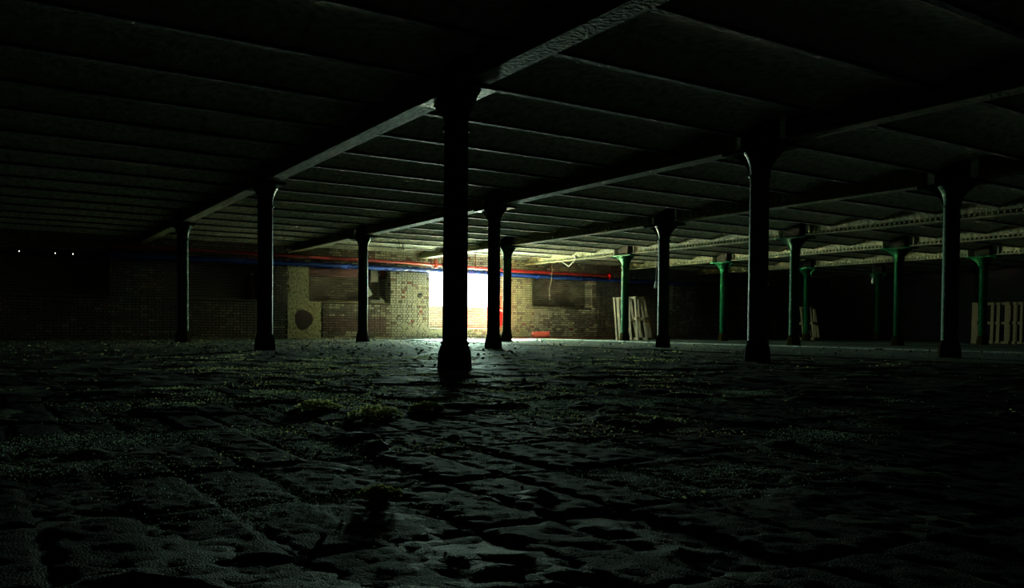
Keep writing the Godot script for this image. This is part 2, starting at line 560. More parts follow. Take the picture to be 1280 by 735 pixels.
# ---- the other walls and the roof slab
func build_shell() -> void:
	var l := structure("wall_left", "unlit left-hand wall of the factory hall", "wall")
	piece(l, "wall_body", box_mesh(Vector3(0.4, TOP + 0.1, Z_FRONT - OUT_Z), 0.0), M.darkwall, place(X_LEFT - 0.2, TOP / 2 - 0.05, (Z_FRONT + OUT_Z) / 2))
	var r := structure("wall_right", "unlit far right-hand wall of the factory hall", "wall")
	piece(r, "wall_body", box_mesh(Vector3(0.4, TOP + 0.1, Z_FRONT - OUT_Z), 0.0), M.darkwall, place(X_RIGHT + 0.2, TOP / 2 - 0.05, (Z_FRONT + OUT_Z) / 2))
	var fr := structure("wall_front", "unlit wall behind the viewer", "wall")
	piece(fr, "wall_body", box_mesh(Vector3(X_RIGHT - X_LEFT + 0.8, TOP + 0.1, 0.4), 0.0), M.darkwall, place((X_LEFT + X_RIGHT) / 2, TOP / 2 - 0.05, Z_FRONT + 0.2))

# ---- jack-arch ceiling: shallow vaults between iron joists
func build_ceiling() -> void:
	var c := structure("ceiling", "whitewashed jack-arch ceiling of shallow vaults between iron joists", "ceiling")
	piece(c, "roof_slab", box_mesh(Vector3(X_RIGHT - X_LEFT + 0.8, 0.3, Z_FRONT - OUT_Z + 0.4), 0.0), M.roof, place((X_LEFT + X_RIGHT) / 2, TOP + 0.15, (Z_FRONT + OUT_Z) / 2))
	var springing := JOIST_Y + 0.015
	var rise := 0.17
	var bays := []
	for r in range(-2, 7):
		bays.append([r * BAY_X + 0.012, (r + 1) * BAY_X - 0.012])
	var vault := vault_mesh(BAY_X - 0.024, JOIST, rise)
	var joist := joist_mesh(BAY_X - 0.03)
	for b in bays:
		var xm: float = (b[0] + b[1]) / 2
		for k in range(-13, 8):
			var z := k * JOIST + JOIST_SHIFT
			piece(c, "joist", joist, M.joist, place(xm, JOIST_Y, z))
			if k > -13:
				piece(c, "vault", vault, M.vault, place(xm, springing, z - JOIST / 2))
	var z_last := -13 * JOIST + JOIST_SHIFT
	var last := vault_mesh(BAY_X - 0.024, z_last - WALL_Z - 0.02, rise)
	for b in bays:
		piece(c, "vault", last, M.vault, place((b[0] + b[1]) / 2, springing, (WALL_Z + z_last) / 2 + 0.005))

func vault_mesh(length: float, span: float, rise: float) -> ArrayMesh:
	var st := begin()
	var seg := 10
	var ls := 12
	var n := soft_noise(77, 1.2, 3)
	var h := span / 2
	var p := []
	for i in seg + 1:
		var rowp := []
		var t := -1.0 + 2.0 * i / seg
		for j in ls + 1:
			var x := -length / 2 + length * j / ls
			rowp.append(Vector3(x, rise * (1.0 - t * t) + 0.012 * n.get_noise_2d(x, t * 1.5), t * h))
		p.append(rowp)
	st.set_smooth_group(1)
	for i in seg:
		for j in ls:
			quad_down(st, p[i][j], p[i][j + 1], p[i + 1][j + 1], p[i + 1][j])
	# top and ends close the block
	st.set_smooth_group(-1)
	var top := 0.3
	var a := Vector3(-length / 2, top, -h)
	var b := Vector3(length / 2, top, -h)
	var c := Vector3(length / 2, top, h)
	var d := Vector3(-length / 2, top, h)
	tri_out(st, a, b, c, Vector3.ZERO)
	tri_out(st, a, c, d, Vector3.ZERO)
	for i in seg:
		for j in [0, ls]:
			var e0: Vector3 = p[i][j]
			var e1: Vector3 = p[i + 1][j]
			quad_out(st, e0, e1, Vector3(e1.x, top, e1.z), Vector3(e0.x, top, e0.z), Vector3(0, 0.3, e0.z))
	for j in ls:
		for i in [0, seg]:
			var e0: Vector3 = p[i][j]
			var e1: Vector3 = p[i][j + 1]
			quad_out(st, e0, e1, Vector3(e1.x, top, e1.z), Vector3(e0.x, top, e0.z), Vector3(e0.x, 0.3, 0))
	return done(st)

func quad_down(st: SurfaceTool, a: Vector3, b: Vector3, c: Vector3, d: Vector3) -> void:
	var o := Vector3(a.x, a.y + 5.0, a.z)
	tri_out(st, a, b, c, o)
	tri_out(st, a, c, d, o)

func joist_mesh(length: float) -> ArrayMesh:
	var st := begin()
	add_box(st, Vector3(-length / 2, 0, -0.045), Vector3(length / 2, 0.018, 0.045), 0.004)
	add_box(st, Vector3(-length / 2, 0.018, -0.012), Vector3(length / 2, 0.3, 0.012))
	# cement haunches where the arches spring
	for s in [-1, 1]:
		var p := [Vector3(0, 0.018, s * 0.012), Vector3(0, 0.018, s * 0.04), Vector3(0, 0.05, s * 0.06), Vector3(0, 0.09, s * 0.012)]
		for i in 4:
			var a: Vector3 = p[i]
			var b: Vector3 = p[(i + 1) % 4]
			var h := Vector3(length / 2, 0, 0)
			quad_out(st, a - h, b - h, b + h, a + h, Vector3(0, 0.05, s * 0.03))
	return done(st)

# ---- floor
var f1: FastNoiseLite
var f2: FastNoiseLite
var f3: FastNoiseLite
const PATH_X := 7.42

func dirt_height(x: float, z: float) -> float:
	var a := f1.get_noise_2d(x, z)
	var b := f2.get_noise_2d(x, z)
	var c := f3.get_noise_2d(x, z)
	return -0.011 + 0.012 * lit_dust_bed(z, a) + 0.032 * maxf(0.0, a - 0.04) + 0.004 * b + 0.009 * c

# ragged dust bed towards the window wall; its paler colour stands for window light
func lit_dust_bed(z: float, a: float) -> float:
	return 1.0 if 1.0 - z + 9.0 * a > 0.0 else 0.0

# pale dust patches over near-black ground; window light painted in on the bed
func dust_light_color(x: float, z: float) -> Color:
	var bed := lit_dust_bed(z, f1.get_noise_2d(x, z))
	var t := clampf(0.4 + 0.25 * bed + 1.9 * f1.get_noise_2d(x * 1.3 + 30.0, z * 1.3) + 0.5 * f2.get_noise_2d(x + 9.0, z), 0.0, 1.0)
	return Color(0.008, 0.011, 0.008).lerp(Color(0.2, 0.23, 0.12), t * t)

func height_patch(st: SurfaceTool, x0: float, x1: float, z0: float, z1: float, cell: float, fn: Callable, patches := false) -> void:
	var nx := int(round((x1 - x0) / cell))
	var nz := int(round((z1 - z0) / cell))
	var prev := PackedVector3Array()
	var pc := PackedColorArray()
	for j in nz + 1:
		var cur := PackedVector3Array()
		var cols := PackedColorArray()
		var z := z0 + (z1 - z0) * j / nz
		for i in nx + 1:
			var x := x0 + (x1 - x0) * i / nx
			cur.append(Vector3(x, fn.call(x, z), z))
			if patches:
				cols.append(dust_light_color(x, z))
		if j > 0:
			for i in nx:
				if patches:
					st.set_color(pc[i]); st.add_vertex(prev[i]); st.set_color(cols[i + 1]); st.add_vertex(cur[i + 1]); st.set_color(cols[i]); st.add_vertex(cur[i])
					st.set_color(pc[i]); st.add_vertex(prev[i]); st.set_color(pc[i + 1]); st.add_vertex(prev[i + 1]); st.set_color(cols[i + 1]); st.add_vertex(cur[i + 1])
				else:
					st.add_vertex(prev[i]); st.add_vertex(cur[i + 1]); st.add_vertex(cur[i])
					st.add_vertex(prev[i]); st.add_vertex(prev[i + 1]); st.add_vertex(cur[i + 1])
		prev = cur
		pc = cols

func paver_mesh(w: float, l: float, nx: int, nz: int, sd: float) -> ArrayMesh:
	var st := begin()
	st.set_smooth_group(1)
	var p := []
	for j in nz + 1:
		var r := []
		for i in nx + 1:
			var x := -w / 2 + w * i / nx
			var z := -l / 2 + l * j / nz
			var edge := 1.0 if (i == 0 or j == 0 or i == nx or j == nz) else 0.0
			r.append(Vector3(x, 0.006 * f3.get_noise_2d(x * 1.0 + sd, z * 1.0) + 0.003 * f2.get_noise_2d(x + sd, z) - 0.007 * edge, z))
		p.append(r)
	for j in nz:
		for i in nx:
			var a: Vector3 = p[j][i]
			var b: Vector3 = p[j][i + 1]
			var c: Vector3 = p[j + 1][i + 1]
			var d: Vector3 = p[j + 1][i]
			var o := Vector3(a.x, -5, a.z)
			tri_out(st, a, b, c, o)
			tri_out(st, a, c, d, o)
	st.set_smooth_group(-1)
	for i in nx:
		for j in [0, nz]:
			var a: Vector3 = p[j][i]
			var b: Vector3 = p[j][i + 1]
			quad_out(st, a, b, b + Vector3(0, -0.05, 0), a + Vector3(0, -0.05, 0), Vector3(a.x, -0.02, 0))
	for j in nz:
		for i in [0, nx]:
			var a: Vector3 = p[j][i]
			var b: Vector3 = p[j + 1][i]
			quad_out(st, a, b, b + Vector3(0, -0.05, 0), a + Vector3(0, -0.05, 0), Vector3(0, -0.02, a.z))
	return done(st)

func build_floor() -> void:
	f1 = soft_noise(101, 1.1, 4)
	f2 = soft_noise(102, 5.0, 3)
	f3 = soft_noise(103, 16.0, 3)
	var fl := structure("floor", "dark dirty paved factory floor strewn with crumbled dirt", "floor")
	piece(fl, "bedding", box_mesh(Vector3(X_RIGHT - X_LEFT + 0.8, 0.3, Z_FRONT - OUT_Z + 0.4), 0.0), M.darkwall, place((X_LEFT + X_RIGHT) / 2, -0.21, (Z_FRONT + OUT_Z) / 2))
	# pavers 0.21 x 0.55 m; the 300 nearest the viewer singly, the rest as one field
	var variants := []
	for k in 8:
		variants.append(paver_mesh(0.2, 0.54, 8, 20, 3.7 * k))
	var coarse := []
	for k in 6:
		coarse.append(paver_mesh(0.2, 0.54, 2, 5, 2.3 * k + 40.0))
	var eye := Vector2(-4.4068, 8.0073)
	var dirv := Vector2(sin(0.57163), -cos(0.57163))
	var spots := []
	var x := -4.08 - 0.21 * 24 + 0.105
	while x < PATH_X - 0.1:
		var z := 8.0 - 0.24
		while z > WALL_Z + 0.3:
			spots.append(Vector2(x, z))
			z -= 0.55
		x += 0.21
	var near := []
	var far := []
	for s in spots:
		var d: Vector2 = s - eye
		var ahead := d.dot(dirv)
		var side := absf(d.cross(dirv))
		if ahead > 1.0 and side < ahead * 0.64 + 0.35:
			near.append([ahead, s])
		elif ahead > 0.3:
			far.append(s)
	near.sort_custom(func(a, b): return a[0] < b[0])
	for k in near.size():
		if k >= 300:
			far.append(near[k][1])
	for k in min(300, near.size()):
		var s: Vector2 = near[k][1]
		var b := Basis.from_euler(Vector3(rng.randfn(0, 0.006), rng.randfn(0, 0.006), rng.randfn(0, 0.012)))
		piece(fl, "paver", variants[rng.randi() % 8], M.paver, Transform3D(b, Vector3(s.x, -0.002 + rng.randfn(0, 0.004), s.y)))
	var stf := SurfaceTool.new()
	stf.begin(Mesh.PRIMITIVE_TRIANGLES)
	for s in far:
		var b := Basis.from_euler(Vector3(rng.randfn(0, 0.006), rng.randfn(0, 0.006), rng.randfn(0, 0.012)))
		stf.append_from(coarse[rng.randi() % 6], 0, Transform3D(b, Vector3(s.x, -0.002 + rng.randfn(0, 0.004), s.y)))
	var pf := piece(fl, "paver_field", stf.commit(), M.paver)
	pf.set_meta("kind", "stuff")
	# crusted dirt that fills the joints and lies on the pavers
	var st := begin(true)
	height_patch(st, -5.0, 1.0, 2.0, 7.4, 0.03, dirt_height, true)
	height_patch(st, X_LEFT, -5.0, -12.0, 7.4, 0.12, dirt_height, true)
	height_patch(st, 1.0, PATH_X, 2.0, 7.4, 0.06, dirt_height, true)
	height_patch(st, -5.0, PATH_X, -8.0, 2.0, 0.055, dirt_height, true)
	height_patch(st, -5.0, PATH_X, -20.35, -8.0, 0.09, dirt_height, true)
	var dm := piece(fl, "dirt_crust", done(st), M.dirt)
	dm.set_meta("kind", "stuff")
	# cement screed over the right-hand part of the hall
	var ss := begin(true)
	var fn := func(xx: float, zz: float) -> float:
		return -0.006 + 0.012 * f1.get_noise_2d(xx * 0.7, zz * 0.7) + 0.004 * f2.get_noise_2d(xx, zz)
	height_patch(ss, PATH_X, 18.0, WALL_Z, 7.0, 0.11, fn)
	height_patch(ss, 18.0, X_RIGHT, WALL_Z, 7.0, 0.3, fn)
	piece(fl, "cement_screed", done(ss), M.screed)
	# two long kerb strips set in the floor
	for xk in [PATH_X + 0.06, 14.3]:
		var z := -19.8
		while z < 3.0:
			piece(fl, "kerb_strip", box_mesh(Vector3(0.22, 0.06, 1.18), 0.012), M.kerb, place(xk + rng.randfn(0, 0.004), -0.006 + rng.randfn(0, 0.003), z + 0.6))
			z += 1.2

# ---- girders
func girder_mesh(L: float) -> Array:
	var web := begin()
	add_box(web, Vector3(-0.011, 0.02, -L / 2), Vector3(0.011, 0.48, L / 2))
	var fl := begin()
	add_box(fl, Vector3(-0.13, 0.0, -L / 2), Vector3(0.13, 0.022, L / 2), 0.004)
	var an := begin()
	add_box(an, Vector3(0.011, 0.022, -L / 2), Vector3(0.1, 0.036, L / 2), 0.003)
	add_box(an, Vector3(0.011, 0.03, -L / 2), Vector3(0.025, 0.115, L / 2), 0.003)
	var stf := begin()
	for s in [-1, 1]:
		add_box(stf, Vector3(min(s * 0.008, s * 0.085), 0.036, -0.012), Vector3(max(s * 0.008, s * 0.085), 0.3, 0.012), 0.003)
	add_box(stf, Vector3(-0.03, 0.04, -0.05), Vector3(0.03, 0.3, 0.05), 0.003)
	var rv := begin()
	var dome := [Vector2(0.034, 0.0), Vector2(0.032, 0.02), Vector2(0.02, 0.032)]
	var count := int(L / 0.13)
	for s in [-1, 1]:
		for k in count:
			var z: float = -L / 2 + 0.07 + k * 0.13
			var c := Vector3(s * 0.025, 0.076, z)
			for i in 2:
				for q in 8:
					var t0 := TAU * q / 8.0
					var t1 := TAU * (q + 1) / 8.0
					var a := c + Vector3(s * dome[i].y, dome[i].x * cos(t0), dome[i].x * sin(t0))
					var b := c + Vector3(s * dome[i].y, dome[i].x * cos(t1), dome[i].x * sin(t1))
					var d := c + Vector3(s * dome[i + 1].y, dome[i + 1].x * cos(t0), dome[i + 1].x * sin(t0))
					var e := c + Vector3(s * dome[i + 1].y, dome[i + 1].x * cos(t1), dome[i + 1].x * sin(t1))
					quad_out(rv, a, b, e, d, c - Vector3(s * 0.01, 0, 0))
					if i == 1:
						tri_out(rv, d, e, c + Vector3(s * 0.034, 0, 0), c)
	return [done(web), done(fl), done(an), done(stf), done(rv)]

func build_girders() -> void:
	var L := BAY_Z - 0.9
	var full := girder_mesh(L)
	var Lw := absf(WALL_Z + 2 * BAY_Z) - 0.45 - 0.02
	var short := girder_mesh(Lw)
	var lines := ["leftmost row", "second row from left", "third row from left", "row with lit rivets near the window", "fifth row, fainter lit rivets", "sixth row at far right"]
	var where := ["nearest span overhead", "span from nearest to middle column", "span from middle to rear column", "span from rear column to wall"]
	for r in 6:
		for s in 4:
			var c := s - 1          # span from column c to column c+1
			if c < 0 and r > 2:
				continue
			var m: Array = full
			var zm := -(c + 0.5) * BAY_Z
			if s == 3:
				m = short
				zm = (-2 * BAY_Z - 0.45 + WALL_Z + 0.02) / 2
			var g := thing("girder", "iron girder, %s, %s" % [where[s], lines[r]], "girder", Vector3(r * BAY_X, 3.0, zm), 0.0, "riveted ceiling girders")
			piece(g, "web", m[0], M.girder)
			piece(g, "bottom_flange", m[1], M.girder)
			var half: float = (L if s < 3 else Lw) / 2 - 0.06
			for e in [-1, 1]:
				piece(g, "angle_iron", m[2], M.girder, Transform3D(Basis(Vector3.UP, 0.0 if e > 0 else PI), Vector3.ZERO))
				piece(g, "end_stiffener", m[3], M.girder, place(0, 0, e * half))
			var rv := piece(g, "rivets", m[4], M.girder)
			rv.set_meta("kind", "stuff")

# ---- columns
func build_columns() -> void:
	var plinth := lathe([Vector2(0, 0.0), Vector2(0.195, 0.0), Vector2(0.19, 0.02), Vector2(0.178, 0.19), Vector2(0.165, 0.215), Vector2(0.165, 0.235), Vector2(0.14, 0.262), Vector2(0.0, 0.262)], 8, false, PI / 8)
	var base_ring := lathe([Vector2(0.13, 0.255), Vector2(0.152, 0.262), Vector2(0.156, 0.278), Vector2(0.148, 0.295), Vector2(0.13, 0.3)], 24)
	var shaft := lathe([Vector2(0.138, 0.26), Vector2(0.136, 1.0), Vector2(0.131, 2.62)], 28)
	var ring := lathe([Vector2(0.128, 2.575), Vector2(0.148, 2.583), Vector2(0.155, 2.6), Vector2(0.148, 2.617), Vector2(0.128, 2.625)], 24)
	var prof := []
	for k in 9:
		var t := k / 8.0
		prof.append(Vector2(0.13 + 0.085 * pow(t, 2.4), 2.62 + 0.3 * t))
	prof.append(Vector2(0.22, 2.94))
	prof.append(Vector2(0.0, 2.94))
	var capital := lathe(prof, 24)
	var plate := box_mesh(Vector3(0.44, 0.05, 1.02), 0.006)
	var head := box_mesh(Vector3(0.24, 0.48, 0.5), 0.008)
	var br := PackedVector2Array([Vector2(0.1, -0.34), Vector2(0.13, -0.34)])
	for k in 8:
		var t := k / 7.0
		br.append(Vector2(0.14 + 0.3 * pow(t, 1.7), -0.3 + 0.29 * t))
	br.append(Vector2(0.1, -0.01))
	var bracket := slab_poly(br, 0.04)
	var rows := [
		[0, 0, "nearest black column, in the middle foreground before the bright window"],
		[0, 1, "second nearest left column, its right edge rim-lit green"],
		[0, 2, "leftmost column, thin and standing far left"],
		[1, 0, "near black column right of the middle, left edge faintly rim-lit"],
		[1, 1, "black column at the right side of the bright window"],
		[1, 2, "column in front of the niche with the grey box"],
		[2, 0, "tall near column at far right with bright green left edge"],
		[2, 1, "column just right of the lit leaning pallets, its left edge lit"],
		[2, 2, "green column just right of the window and the red hose reel"],
		[3, 1, "green column with wide lit capital, right of the near right column"],
		[3, 2, "green column with the lit pallets leaning against it"],
		[4, 1, "thin column left of the near rightmost column, green capital lit"],
		[4, 2, "small far green column with rusty base, left of the near right column"],
		[5, 1, "dim column in front of the upright pallets at the right edge"],
		[5, 2, "dim far column beside the dark leaning pallet"],
		[6, 2, "barely visible column deep in the dark right background"],
	]
	for q in rows:
		var o := thing("iron_column", q[2], "column", Vector3(q[0] * BAY_X, 0, -q[1] * BAY_Z), 0.0, "cast-iron columns")
		piece(o, "plinth", plinth, M.iron_rusty)
		piece(o, "base_ring", base_ring, M.iron_rusty)
		piece(o, "shaft", shaft, M.iron)
		piece(o, "neck_ring", ring, M.iron)
		piece(o, "capital", capital, M.iron)
		piece(o, "bracket", bracket, M.iron, Transform3D(Basis(Vector3.UP, PI / 2), Vector3(-0.02, 2.955, 0)))
		piece(o, "bracket", bracket, M.iron, Transform3D(Basis(Vector3.UP, -PI / 2), Vector3(0.02, 2.955, 0)))
		piece(o, "cap_plate", plate, M.iron, place(0, 2.965, 0))
		piece(o, "head_block", head, M.head_iron, place(0, 3.23, 0))

# ---- services along the wall
func build_pipes() -> void:
	var zr := WALL_Z + 0.38
	var path := [Vector3(-1.0, 2.86, zr), Vector3(4.6, 2.83, zr), Vector3(8.5, 2.815, zr), Vector3(13.8, 2.72, zr), Vector3(18.55, 2.7, zr)]
	var p := thing("red_pipe", "long red pipe running under the ceiling along the back wall", "pipe")
	piece(p, "tube", tube_mesh(path, 0.06, 16), M.pipe_red)
	var fl := lathe([Vector2(0, -0.05), Vector2(0.15, -0.05), Vector2(0.15, 0.0), Vector2(0.085, 0.0), Vector2(0.085, 0.04), Vector2(0.0, 0.04)], 20)
	var bas := Basis(Vector3.BACK, PI / 2)
	piece(p, "end_flange", fl, M.red, Transform3D(bas, Vector3(18.55, 2.7, zr)))
	for x in [5.2, 10.0, 10.45, 11.9, 13.3, 15.5]:
		var st := begin()
		var y := 2.83 - maxf(0, x - 8.5) * 0.0175
		add_box(st, Vector3(x - 0.02, y + 0.06, zr - 0.008), Vector3(x + 0.02, 3.33, zr + 0.008))
		add_box(st, Vector3(x - 0.025, y - 0.085, zr - 0.085), Vector3(x + 0.025, y + 0.085, zr + 0.085), 0.03)
		piece(p, "hanger", done(st), M.rust)
	var v := lathe([Vector2(0, -0.13), Vector2(0.06, -0.12), Vector2(0.1, -0.06), Vector2(0.11, 0.02), Vector2(0.07, 0.1), Vector2(0.045, 0.14), Vector2(0.045, 0.18), Vector2(0.1, 0.19), Vector2(0.1, 0.215), Vector2(0.0, 0.22)], 16)
	piece(p, "valve", v, M.rust_red, place(10.18, 2.78, zr))

	var b := thing("blue_pipe", "thick blue pipe wrapped in crumpled sheeting below the red pipe", "pipe")
	var n := soft_noise(41, 0.5, 3)
	var st := begin(true)
	var pts := []
	var x := -1.0
	while x < 13.4:
		pts.append(Vector3(x, 2.585, WALL_Z + 0.155))
		x += 0.07
	add_tube(st, pts, 0.09, 16, n, 0.05)
	piece(b, "crumpled_wrap", done(st), M.pipe_blue)
	piece(b, "tube", tube_mesh([Vector3(13.35, 2.57, WALL_Z + 0.155), Vector3(18.0, 2.545, WALL_Z + 0.155), Vector3(24.0, 2.52, WALL_Z + 0.155)], 0.085, 16), M.pipe_blue)
	for xx in [15.0, 17.2, 19.4]:
		var sb := begin()
		add_box(sb, Vector3(xx - 0.025, 2.44, WALL_Z + 0.03), Vector3(xx + 0.025, 2.65, WALL_Z + 0.26), 0.02)
		piece(b, "clamp", done(sb), M.pipe_blue)

func build_niche_things() -> void:
	var zb := NICHE_Z
	var o := thing("distribution_box", "grey electrical box hung high in the niche left of the window", "electrical box", Vector3(7.96, 2.07, zb))
	piece(o, "body", box_mesh(Vector3(0.34, 0.5, 0.14), 0.02), M.grey_metal, place(0, 0.25, 0.16))
	piece(o, "lid", box_mesh(Vector3(0.3, 0.44, 0.03), 0.012), M.grey_metal, place(0, 0.25, 0.24))
	piece(o, "conduit", tube_mesh([Vector3(0.22, -0.55, 0.12), Vector3(0.22, 0.0, 0.12), Vector3(0.22, 0.5, 0.12)], 0.014, 8), M.grey_metal)
	piece(o, "back_plate", box_mesh(Vector3(0.56, 0.54, 0.03), 0.005), M.cement, place(-0.02, 0.25, 0.07))
	piece(o, "latch", box_mesh(Vector3(0.03, 0.06, 0.03), 0.006), M.white, place(0.23, 0.28, 0.2))
	var s := thing("loose_notice_board", "tilted white sheet hanging askew beneath the grey box", "sheet", Vector3(7.62, 1.7, zb + 0.32))
	piece(s, "sheet", box_mesh(Vector3(0.34, 0.4, 0.012), 0.003), M.white, Transform3D(Basis(Vector3.BACK, 0.55), Vector3(0, 0, 0)))
	piece(s, "hanging_wire", tube_mesh([Vector3(0.02, 0.22, 0), Vector3(0.06, 0.5, -0.06), Vector3(0.12, 0.62, -0.1)], 0.006, 6), M.black)
	var t := thing("white_tray", "small white tray lying on the niche sill below the box", "tray", Vector3(8.0, SILL + 0.02, WALL_Z - 0.16))
	var st := begin()
	add_box(st, Vector3(-0.26, 0.0, -0.1), Vector3(0.26, 0.02, 0.1), 0.004)
	for e in [-1, 1]:
		add_box(st, Vector3(-0.26, 0.02, e * 0.1 - 0.01), Vector3(0.26, 0.1, e * 0.1 + 0.01), 0.003)
	piece(t, "trough", done(st), M.grey_metal)
	var wedge := slab_poly(PackedVector2Array([Vector2(0.1, 0.0), Vector2(0.3, 0.03), Vector2(0.13, 0.16)]), 0.16)
	piece(t, "torn_end", wedge, M.white, place(0, 0.021, 0.08))
	var d := thing("rusty_canister", "rusty upright canister at the right end of the dark niche", "canister", Vector3(3.5, SILL + 0.02, zb + 0.2))
	piece(d, "body", lathe([Vector2(0, 0), Vector2(0.1, 0.0), Vector2(0.105, 0.02), Vector2(0.105, 0.6), Vector2(0.09, 0.68), Vector2(0.045, 0.74), Vector2(0.045, 0.82), Vector2(0.0, 0.82)], 18), M.rust)
	piece(d, "cap", lathe([Vector2(0, 0.9), Vector2(0.06, 0.89), Vector2(0.06, 0.82), Vector2(0, 0.82)], 12), M.plaster)

func build_hose_reel() -> void:
	var o := thing("fire_hose_reel", "round red fire hose reel on the wall at the window's right side", "hose reel", Vector3(12.98, 0.8, WALL_Z))
	var bas := Basis(Vector3.RIGHT, PI / 2)
	var disc := lathe([Vector2(0, -0.015), Vector2(0.3, -0.015), Vector2(0.33, -0.03), Vector2(0.345, 0.0), Vector2(0.33, 0.03), Vector2(0.3, 0.015), Vector2(0.1, 0.015), Vector2(0.08, 0.03), Vector2(0.0, 0.03)], 36)
	piece(o, "front_disc", disc, M.red, Transform3D(bas, Vector3(0, 0, 0.34)))
	piece(o, "rear_disc", disc, M.red, Transform3D(bas, Vector3(0, 0, 0.12)))
	var st := begin(true)
	for k in 4:
		var pts := []
		for q in 33:
			var t := TAU * q / 32.0
			pts.append(Vector3(0.26 * cos(t), 0.26 * sin(t), 0.16 + 0.045 * k))
		add_tube(st, pts, 0.022, 8)
	piece(o, "coiled_hose", done(st), M.rust_red)
	piece(o, "axle", lathe([Vector2(0, -0.03), Vector2(0.05, -0.03), Vector2(0.05, 0.4), Vector2(0.03, 0.42), Vector2(0, 0.42)], 12), M.rust, Transform3D(bas, Vector3(0, 0, 0.02)))
	piece(o, "hanging_hose", tube_mesh([Vector3(0.22, -0.22, 0.25), Vector3(0.2, -0.4, 0.26), Vector3(0.25, -0.55, 0.26), Vector3(0.42, -0.68, 0.28), Vector3(0.6, -0.765, 0.3)], 0.016, 8), M.rust_red)
	var v := thing("standpipe", "thin water pipe with a red valve above the hose reel", "pipe", Vector3(12.85, 0, WALL_Z + 0.2))
	piece(v, "riser", tube_mesh([Vector3(0, 2.43, 0), Vector3(0, 2.1, 0), Vector3(0, 1.55, 0)], 0.02, 8), M.rust)
	piece(v, "elbow", tube_mesh([Vector3(0, 1.55, 0), Vector3(0.1, 1.5, 0), Vector3(0.3, 1.5, -0.1), Vector3(0.45, 1.5, -0.2)], 0.025, 8), M.rust)
	var hw := lathe([Vector2(0, -0.06), Vector2(0.05, -0.06), Vector2(0.05, -0.01), Vector2(0.12, -0.01), Vector2(0.13, 0.01), Vector2(0.12, 0.03), Vector2(0.03, 0.03), Vector2(0.0, 0.04)], 16)
	piece(v, "valve_wheel", hw, M.red, place(0, 1.52, 0.02))
	var h := thing("floor_hose", "thin red and white hose along the floor below the back wall", "hose")
	var pts := []
	for k in 26:
		var x := 13.78 + 0.24 * k
		pts.append(Vector3(x, 0.028, WALL_Z + 0.32 + 0.05 * sin(k * 0.7)))
	piece(h, "hose", tube_mesh(pts, 0.02, 8), M.rust_red)
	# the red cylinder lying on the floor
	var c := thing("gas_cylinder", "faded red steel cylinder lying on the floor right of the window", "cylinder", Vector3(14.6, 0.155, WALL_Z + 0.95), -0.45)
	var body := lathe([Vector2(0, -0.36), Vector2(0.09, -0.36), Vector2(0.125, -0.33), Vector2(0.14, -0.28), Vector2(0.14, 0.27), Vector2(0.14, 0.36), Vector2(0.125, 0.36), Vector2(0.125, 0.33), Vector2(0.0, 0.33)], 24)
	piece(c, "body", body, M.rust_red, Transform3D(Basis(Vector3.BACK, -PI / 2), Vector3.ZERO))
	piece(c, "rim", lathe([Vector2(0.135, 0.33), Vector2(0.15, 0.335), Vector2(0.15, 0.355), Vector2(0.135, 0.36)], 24), M.red, Transform3D(Basis(Vector3.BACK, -PI / 2), Vector3.ZERO))
	piece(c, "valve_neck", lathe([Vector2(0, -0.46), Vector2(0.03, -0.46), Vector2(0.03, -0.4), Vector2(0.045, -0.38), Vector2(0.045, -0.35), Vector2(0.0, -0.35)], 12), M.grey_metal, Transform3D(Basis(Vector3.BACK, -PI / 2), Vector3.ZERO))
	piece(c, "lever", tube_mesh([Vector3(-0.44, 0.0, 0), Vector3(-0.52, 0.07, 0), Vector3(-0.62, 0.16, 0)], 0.012, 6), M.grey_metal)

# ---- pallets (local: stands upright in the XY plane, boards vertical)
var pallet_board: ArrayMesh
var pallet_rail: ArrayMesh

func pallet(label: String, at: Transform3D, w: float, h: float, boards: Array) -> void:
	var o := thing("pallet", label, "pallet", Vector3.ZERO, 0.0, "wooden pallets")
	o.transform = at
	for k in boards.size():
		var bw: float = boards[k][1]
		piece(o, "board", box_mesh(Vector3(bw, h - boards[k][2], 0.022), 0.003), M.wood, place(boards[k][0], h / 2 + rng.randf_range(-0.01, 0.01), 0.072 + 0.002 * k))
		if k == 0 or k == 4:
			piece(o, "board", box_mesh(Vector3(bw, h - 0.04, 0.022), 0.003), M.wood, place(boards[k][0], h / 2, -0.075))
	for y in [0.05, h * 0.5, h - 0.05]:
		piece(o, "rail", box_mesh(Vector3(w, 0.09, 0.11), 0.004), M.wood, place(0, y, 0))

